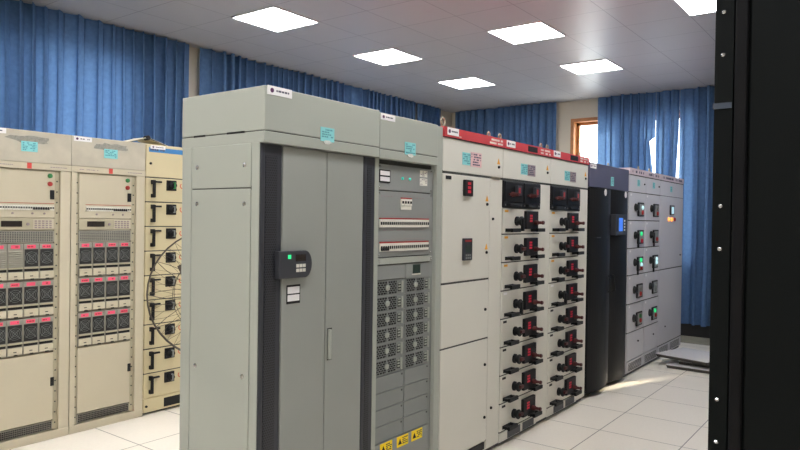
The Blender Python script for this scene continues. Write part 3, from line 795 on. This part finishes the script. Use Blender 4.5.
# ------------------------------------------------------------------ cream rectifier racks on the left
G = -4.8; GB = -5.42
Y0 = 2.42; WR = .592
def rect_rack(louvers, label, seed):
    y0 = Y0; y1 = Y0 + WR
    t = thing('rectifier_rack', ((G + GB) / 2, (y0 + y1) / 2, 0), label, 'cabinet', 'cream rectifier racks')
    rbox(t, 'carcass', M['cream'], (GB, G - .04, y0 + .001, y1 - .001, .05, 1.955), .002)
    hd = rbox(t, 'hood', M['creamgrey'], (GB, G, y0 + .001, y1 - .001, 1.957, 2.175), .003, 'worn beige-grey hood panel')
    st = rbox(t, 'title_strip', M['cream'], (G - .03, G + .004, y0 + .001, y1 - .001, 1.912, 1.955), 0)
    B(G + .004, G + .005, y0 + .285, y0 + .315, 1.914, 1.954).build('red_mark', M['red_cap'], st)
    MB().marks(G + .004, y0 + .06, y0 + .2, 1.928, 1.938, 1, seed, .9).marks(G + .004, y1 - .15, y1 - .03, 1.928, 1.938, 1, seed + 1, .9).build('writing', M['greypaper'], st)
    rbox(t, 'side_post', M['cream'], (G - .045, G, y0 + .003, y0 + .042, .05, 1.911), .003)
    rbox(t, 'side_post', M['cream'], (G - .045, G, y1 - .075, y1 - .003, .05, 1.911), .003)
    rbox(t, 'base_beam', M['cream'], (GB, G + .002, y0 + .002, y1 - .002, 0, .058), .003)
    ya, yb = y0 + .066, y0 + .482      # module field between the perforated rails
    for a, b in ((y0 + .043, ya - .002), (yb + .002, y1 - .077)):
        rl = rbox(t, 'rack_rail', M['rackbeige'], (G - .045, G - .018, a, b, .06, 1.905), .001)
        screws(rl, [(G - .018, (a + b) / 2, .11 + i * .075) for i in range(24)], 'seam', .0055)
    X = G - .012
    bp_ = rbox(t, 'breaker_panel', M['cream'], (G - .04, X, ya, yb, 1.575, 1.905), .003)
    MB().lathe((X, y1 - .145, 1.872), (1, 0, 0), [(0, .017), (.01, .016), (.016, .008)], 14).build('pilot_lamp', M['greenbtn'], bp_)
    MB().lathe((X, y1 - .145, 1.815), (1, 0, 0), [(0, .017), (.01, .016), (.016, .008)], 14).build('pilot_lamp', M['redbtn'], bp_)
    B(X, X + .008, y1 - .145, y1 - .115, 1.706, 1.772).build('latch', M['black'], bp_, .003)
    br = breakers(bp_, X, y0 + .115, y0 + .476, 1.628, 1.668, 22, False, (.55, .9))
    B(X, X + .002, y0 + .115, y0 + .476, 1.674, 1.678).build('red_line', M['redbtn'], bp_)
    q = MB()
    for yy in (y0 + .2, y0 + .33, y0 + .41): q.cyl((X, yy, 1.605), (1, 0, 0), .007, .006, 8)
    q.build('test_point', M['greypaper'], bp_)
    cu = rbox(t, 'control_unit', M['rackbeige'], (G - .04, X, ya, yb, 1.49, 1.571), .003)
    B(X, X + .003, y0 + .128, y0 + .262, 1.512, 1.552).build('display', M['lcd'], cu)
    kp = B(X, X + .002, y0 + .335, y0 + .475, 1.497, 1.565).build('keypad', M['cream'], cu)
    q = MB()
    for i in range(5):
        for j in range(4): q.box(X + .002, X + .005, y0 + .345 + i * .025, y0 + .36 + i * .025, 1.502 + j * .015, 1.511 + j * .015)
    q.build('key', M['greypaper'], kp)
    q = MB(); q.cyl((X, y0 + .3, 1.53), (1, 0, 0), .01, .006, 12); q.build('knob', M['greypaper'], cu)
    vg = rbox(t, 'vent_grille', M['rackgrey'], (G - .04, X - .002, ya, yb, 1.402, 1.484), .002)
    q = MB()
    for i in range(26):
        for j in range(6): q.box(X - .002, X - .0005, ya + .012 + i * .0153, ya + .021 + i * .0153, 1.41 + j * .0118, 1.417 + j * .0118)
    q.build('grille_hole', M['seam'], vg)
    w = (yb - ya) / 4
    for r, (zb_, zt) in enumerate(((1.142, 1.398), (.884, 1.138), (.626, .880))):
        for c in range(4):
            a = ya + c * w; b = a + w; H = zt - zb_
            m = rbox(t, 'rectifier_module', M['rackgrey'], (G - .04, X, a + .0015, b - .0015, zb_ + .002, zt - .002), .002)
            rr = random.Random(seed * 31 + r * 4 + c)
            tp = B(X, X + .001, a + .022, a + .08, zt - .036, zt - .012).build('pink_tag', M['pink'], m)
            MB().marks(X + .001, a + .028, a + .074, zt - .032, zt - .016, 1, rr.random(), .6).build('writing', M['redbtn'], tp)
            f0, f1 = zb_ + .095, zt - .042
            if (r, c) in louvers:
                q = MB().box(X, X + .001, a + .008, b - .008, f0, f1)
                for j in range(8): q.hexa([(X, a + .008, f0 + j * .0145), (X + .007, a + .008, f0 + j * .0145 + .002), (X + .007, b - .008, f0 + j * .0145 + .002), (X, b - .008, f0 + j * .0145), (X, a + .008, f0 + j * .0145 + .009), (X + .002, a + .008, f0 + j * .0145 + .009), (X + .002, b - .008, f0 + j * .0145 + .009), (X, b - .008, f0 + j * .0145 + .009)])
                q.build('louvre', M['louver'], m)
            else:
                g = B(X, X + .002, a + .007, b - .007, f0, f1).build('fan_opening', M['fangrille'], m)
                yc, zc, R = (a + b) / 2, (f0 + f1) / 2, .042
                q = MB()
                for rad in (R, R * .68, R * .38): q.tube([(X + .005, yc + math.cos(th) * rad, zc + math.sin(th) * rad) for th in [2 * PI * k / 16 for k in range(16)]], .0011, 4, True)
                for th in (PI / 4, 3 * PI / 4): q.tube([(X + .005, yc - math.cos(th) * R * 1.2, zc - math.sin(th) * R * 1.2), (X + .005, yc + math.cos(th) * R * 1.2, zc + math.sin(th) * R * 1.2)], .0013, 4)
                q.build('fan_guard', M['upsmod'], m)
            B(X, X + .0012, a + .006, b - .006, zb_ + .062, zb_ + .078).build('air_slot', M['black'], m)
            B(X, X + .012, a + .005, b - .005, zb_ + .08, zb_ + .09).build('ledge', M['rackbeige'], m)
            hh = rbox(m, 'ejector_handle', M['cream'], (X, X + .01, a + .005, b - .005, zb_ + .008, zb_ + .058), .003)
            B(X + .01, X + .012, a + .04, a + .06, zb_ + .026, zb_ + .032).build('finger_notch', M['seam'], hh)
            B(X + .005, X + .013, a + .044, a + .066, zb_ + .003, zb_ + .011).build('catch', M['black'], hh)
    lp = rbox(t, 'lower_panel', M['cream'], (G - .04, X, ya, yb, .135, .618), .003)
    B(X, X + .008, y1 - .13, y1 - .105, .378, .44).build('latch', M['black'], lp, .003)
    bg = rbox(t, 'base_grille', M['rackgrey'], (G - .04, X - .004, ya, yb, .066, .126), .001)
    q = MB()
    for i in range(34):
        for j in range(4): q.box(X - .004, X - .003, ya + .01 + i * .0118, ya + .0195 + i * .0118, .07 + j * .0135, .0805 + j * .0135)
    q.build('grille_hole', M['black'], bg)
    # note with glue residue around it, white name label
    poly = [(y0 + .30 + math.cos(a) * .15 * random.Random(seed + i).uniform(.75, 1.1), 2.115 + math.sin(a) * .028 * random.Random(seed + i).uniform(.7, 1.2)) for i, a in enumerate([2 * PI * k / 20 for k in range(20)])]
    MB().prism_yz(poly, G, G + .0008).build('glue_residue', M['residue'], hd)
    note(hd, G + .0012, y0 + .246, y0 + .355, 2.03, 2.10, seed, False)
    logo_label(hd, G, y0 + .016, y0 + .15, 2.138, 2.172, seed)
    return t
rk = rect_rack(set(), 'cream rectifier rack with twelve black fan modules, beside the yellowish drawer cabinet', 50)
Y0 -= WR
ra = rect_rack({(0, 0), (0, 1)}, 'cream rectifier rack cut by the left picture edge, two of its modules louvred', 60)

# ------------------------------------------------------------------ yellowish drawer cabinet
Y0, Y1 = 3.014, 3.72
t = thing('drawer_cabinet', ((G + GB) / 2, (Y0 + Y1) / 2, 0), 'yellowish cream drawer cabinet with blue top band behind the fan', 'cabinet')
rbox(t, 'carcass', M['creamyel'], (GB, G - .01, Y0 + .001, Y1, .02, 2.175), .003)
rbox(t, 'plinth', M['charcoal'], (GB + .02, G - .03, Y0 + .001, Y1, 0, .02), 0)
hp = rbox(t, 'header_panel', M['creamyel'], (G - .012, G + .003, Y0 + .003, Y1 - .003, 1.912, 2.17), .003)
bb = B(G + .003, G + .005, 3.04, Y1 - .01, 2.112, 2.150).build('blue_band', M['blueband'], hp)
MB().marks(G + .005, 3.05, 3.18, 2.118, 2.146, 1, 88, .9).build('writing', M['ink'], bb)
logo_label(hp, G + .005, 3.05, 3.185, 2.138, 2.166, 90)
lockpart(hp, G + .003, 3.055, 2.02, False)
zt = 1.908; pitch = .197
for i in range(9):
    z1 = zt - pitch * i; z0 = z1 - pitch
    d = rbox(t, 'drawer', M['creamyel'], (G - .012, G + .003, Y0 + .004, Y1 - .004, z0 + .004, z1 - .004), .003)
    B(G - .011, G - .002, Y0 + .003, Y1 - .003, z1 - .006, z1 + .006).build('drawer_gap', M['seam'], t)
    x = G + .003; ya = 3.058
    h = MB().box(x, x + .03, ya, ya + .026, z1 - .055, z1 - .02).box(x, x + .03, ya, ya + .026, z0 + .035, z0 + .065).box(x + .02, x + .04, ya + .004, ya + .024, z0 + .037, z1 - .022)
    h.build('bar_handle', M['black'], d, .003)
    B(x + .012, x + .03, ya + .02, ya + .085, z1 - .042, z1 - .027).build('latch_arm', M['black'], d, .003)
    s_ = rbox(d, 'rotary_switch', M['black'], (x, x + .012, 3.2, 3.29, z1 - .1, z1 - .015), .003)
    zc = z1 - .057
    MB().lathe((x + .012, 3.25, zc), (1, 0, 0), [(0, .034), (.012, .032), (.022, .022), (.035, .02)], 14).build('knob', M['blackfront'], s_)
    B(x + .03, x + .05, 3.244, 3.256, zc - .028, zc + .028).build('grip', M['greenbtn' if i == 0 else 'upsmod'], s_)
    q = MB()
    q.tube([(x + .001, 3.352 + math.cos(th) * .02, zc + math.sin(th) * .02) for th in [PI * .7 + PI * .9 * k / 8 for k in range(9)]], .0035, 5)
    q.build('red_mark', M['red_cap'], d)
vp = rbox(t, 'base_panel', M['creamyel'], (G - .012, G + .002, Y0 + .004, Y1 - .004, .02, .13), .002)
B(G + .002, G + .004, 3.2, 3.45, .035, .108).build('base_grille', M['black'], vp)
lockpart(vp, G + .002, 3.04, .07, False)
# low peaked cover lying across the cabinet tops
XC = -5.12
mb = MB()
YP, ZP = 3.17, 2.245
for ya, yb in ((2.95, YP), (YP, 3.40)):
    za, zb_ = (2.178, ZP) if yb == YP else (ZP, 2.178)
    mb.hexa([(XC - .1, ya, za), (XC + .1, ya, za), (XC + .1, yb, zb_), (XC - .1, yb, zb_), (XC - .1, ya, za + .012), (XC + .1, ya, za + .012), (XC + .1, yb, zb_ + .012), (XC - .1, yb, zb_ + .012)])
pc = thing('peaked_cover', (XC, YP, 2.175), 'low peaked cream cover with a dark knob on top of the cream cabinets', 'cover')
mb.build('cover_sheet', M['cream'], pc)
MB().box(XC + .1, XC + .106, 2.95, 2.955, 2.178, 2.19).hexa([(XC + .1, 2.95, 2.178), (XC + .106, 2.95, 2.178), (XC + .106, YP, ZP), (XC + .1, YP, ZP), (XC + .1, 2.95, 2.184), (XC + .106, 2.95, 2.184), (XC + .106, YP, ZP + .007), (XC + .1, YP, ZP + .007)]).hexa([(XC + .1, YP, ZP), (XC + .106, YP, ZP), (XC + .106, 3.40, 2.178), (XC + .1, 3.40, 2.178), (XC + .1, YP, ZP + .007), (XC + .106, YP, ZP + .007), (XC + .106, 3.40, 2.184), (XC + .1, 3.40, 2.184)]).build('dark_edge', M['seam'], pc)
MB().lathe((XC + .06, YP, ZP + .005), (1, 0, 0), [(0, .02), (.05, .02), (.056, .012)], 14).build('knob', M['black'], pc)

# ------------------------------------------------------------------ pedestal fan behind the grey cabinet
fx, fy, fz, R = -3.41, 2.63, 1.12, .40
t = thing('pedestal_fan', (fx, fy, 0), 'large black wire pedestal fan half hidden behind the tall grey cabinet', 'fan')
n_ = Vector((-fx, -fy, .15)).normalized(); u_ = Vector((0, 0, 1)).cross(n_).normalized(); w_ = n_.cross(u_)
c_ = Vector((fx, fy, fz))
def P(r, a, d): return c_ + (u_ * math.cos(a) + w_ * math.sin(a)) * r + n_ * d
def ring(mb, r, d, th, n=40): mb.tube([P(r, 2 * PI * k / n, d) for k in range(n)], th, 6, True)
for sgn, nm in ((1, 'front_cage'), (-1, 'rear_cage')):
    mb = MB()
    ring(mb, R, sgn * .012, .0045)
    for r, d in ((R * .62, .079), (R * .25, .095)): ring(mb, r, sgn * d, .0016)
    for k in range(48):
        a = 2 * PI * k / 48
        mb.tube([P(r, a + sgn * .25 * (1 - r / R), sgn * d) for r, d in ((.06, .095), (R * .35, .092), (R * .6, .08), (R * .82, .055), (R, .012))], .0011 if k % 4 else .0022, 4)
    if sgn > 0: mb.lathe(tuple(c_ + n_ * .088), n_, [(0, .065), (.01, .06), (.014, .02)], 20)
    mb.build(nm, M['fanwire'], t)
mb = MB()
for k in range(3):
    a0 = 2 * PI * k / 3 + .4
    outl = [(.05, -.15, -.02), (.14, -.42, -.035), (.26, -.42, -.035), (.285, .0, .01), (.2, .25, .03), (.06, .3, .02)]
    st = len(mb.v)
    for off in (0, -.004):
        for r, a, d in outl: mb.v.append(tuple(P(r, a0 + a, d + off)))
    mb.f += [tuple(st + i for i in range(6)), tuple(st + 6 + i for i in reversed(range(6)))]
    for i in range(6):
        j = (i + 1) % 6; mb.f.append((st + i, st + j, st + 6 + j, st + 6 + i))
mb.lathe(tuple(c_ - n_ * .03), n_, [(0, .055), (.06, .05), (.07, .02)], 18)
mb.build('blades', M['fanwire'], t)
MB().lathe(tuple(c_ - n_ * .10), -n_, [(0, .075), (.02, .085), (.16, .08), (.2, .05)], 20).build('motor', M['black'], t, smooth=True)
MB().cyl((fx - n_.x * .18, fy - n_.y * .18, .05), (0, 0, 1), .02, fz - .1, 12).build('pole', M['fanwire'], t)
MB().lathe((fx - n_.x * .18, fy - n_.y * .18, 0), (0, 0, 1), [(0, .27), (.03, .27), (.05, .24), (.075, .05), (.1, .03)], 28).build('base', M['black'], t, smooth=False)

# ------------------------------------------------------------------ lifted floor panels stacked at the end of the row
SG = 'lifted floor panels in the stack'
def floor_panel(x, y, rot, z, label, h=.038, s=.6):
    t = thing('floor_panel', (x, y, z), label, 'floor panel', SG)
    t.rotation_euler = (0, 0, 0)
    c, n = math.cos(rot), math.sin(rot)
    def q(a, b, zz): return (x + a * c - b * n, y + a * n + b * c, zz)
    lo = [q(0, 0, z), q(s, 0, z), q(s, s, z), q(0, s, z)]; i = .012
    md = [q(0, 0, z + h - .006), q(s, 0, z + h - .006), q(s, s, z + h - .006), q(0, s, z + h - .006)]
    hi = [q(0, 0, z + h), q(s, 0, z + h), q(s, s, z + h), q(0, s, z + h)]
    lo = [q(i, i, z), q(s - i, i, z), q(s - i, s - i, z), q(i, s - i, z)]
    MB().hexa(lo + md).build('steel_pan', M['tileside'], t)
    MB().hexa(md + hi).build('white_facing', M['tiletop'], t)
floor_panel(-2.03, 7.64, -.02, .001, 'floor panel at the bottom of the small stack on the floor')
floor_panel(-1.93, 7.74, .06, .040, 'floor panel in the middle of the small stack')
floor_panel(-2.185, 7.79, -.26, .084, 'white topped floor panel lying askew on top of the stack')

# ------------------------------------------------------------------ near black rack at the right edge
NY = 1.5; NX = -.311
t = thing('server_rack', (NX + .45, NY + .5, 0), 'big near-black rack filling the right edge of the picture', 'rack')
rbox(t, 'carcass', M['nearblack'], (NX + .002, NX + .9, NY + .006, NY + 1.0, .05, 2.3), .003)
rbox(t, 'plinth', M['black'], (NX + .02, NX + .88, NY + .03, NY + .98, 0, .05), 0)
fl = rbox(t, 'edge_flange', M['nearblack'], (NX, NX + .036, NY - .004, NY + .006, .05, 2.3), .0015)
rbox(t, 'edge_trim', M['nearpost'], (NX + .038, NX + .062, NY - .008, NY + .006, .05, 2.3), .004)
rbox(t, 'side_panel', M['nearblack'], (NX + .066, NX + .89, NY - .002, NY + .006, .07, 2.28), .002)
zz = [2.037, 1.949, 1.637, 1.548, 1.236, 1.148, .836, .748, .436, .348]
screws(fl, [(NX + .016, NY - .004, z) for z in zz], 'chrome', .0042, (0, -1, 0))
cl = B(NX - .002, NX + .034, NY - .0055, NY - .004, 1.838, 1.850).build('slate_tab', M['slate'], fl)  # small slate-coloured tab across the flange

# ------------------------------------------------------------------ sky, sun, camera
w = bpy.data.worlds.new('daylight'); sc.world = w; w.use_nodes = True
bg = w.node_tree.nodes['Background']; bg.inputs[0].default_value = (.95, .97, 1.0, 1); bg.inputs[1].default_value = 3.6
su = bpy.data.lights.new('sun', 'SUN'); su.energy = 10; su.color = (1, .82, .62); su.angle = .035
so = bpy.data.objects.new('sun', su); COL.objects.link(so)
dv = Vector((-.377, -.926, -.60)).normalized()
so.rotation_euler = dv.to_track_quat('-Z', 'Y').to_euler(); so.location = (2, 16, 8)

cam = bpy.data.cameras.new('camera'); co = bpy.data.objects.new('camera', cam); COL.objects.link(co); sc.camera = co
cam.sensor_width = 36; cam.sensor_fit = 'HORIZONTAL'; cam.lens = 664.319 / 800 * 36; cam.clip_start = .02
right = Vector((0.799751, 0.600159, 0.014407)); up = -Vector((0.016602, 0.001879, -0.99986)); back = -Vector((-0.600103, 0.799878, -0.008461))
co.matrix_world = Matrix(((right.x, up.x, back.x, 0), (right.y, up.y, back.y, 0), (right.z, up.z, back.z, 1.6), (0, 0, 0, 1)))

vs = sc.view_settings
sc.display_settings.display_device = 'sRGB'
vs.view_transform = 'Standard'; vs.look = 'None'; vs.gamma = 1; vs.use_curve_mapping = False
vs.exposure = 1.38
sc.cycles.max_bounces = 8; sc.cycles.diffuse_bounces = 5; sc.cycles.glossy_bounces = 3; sc.cycles.transparent_max_bounces = 8
sc.cycles.sample_clamp_indirect = 4
sc.cycles.use_denoising = True
for o in bpy.data.objects:
    if '_o' in o: del o['_o']
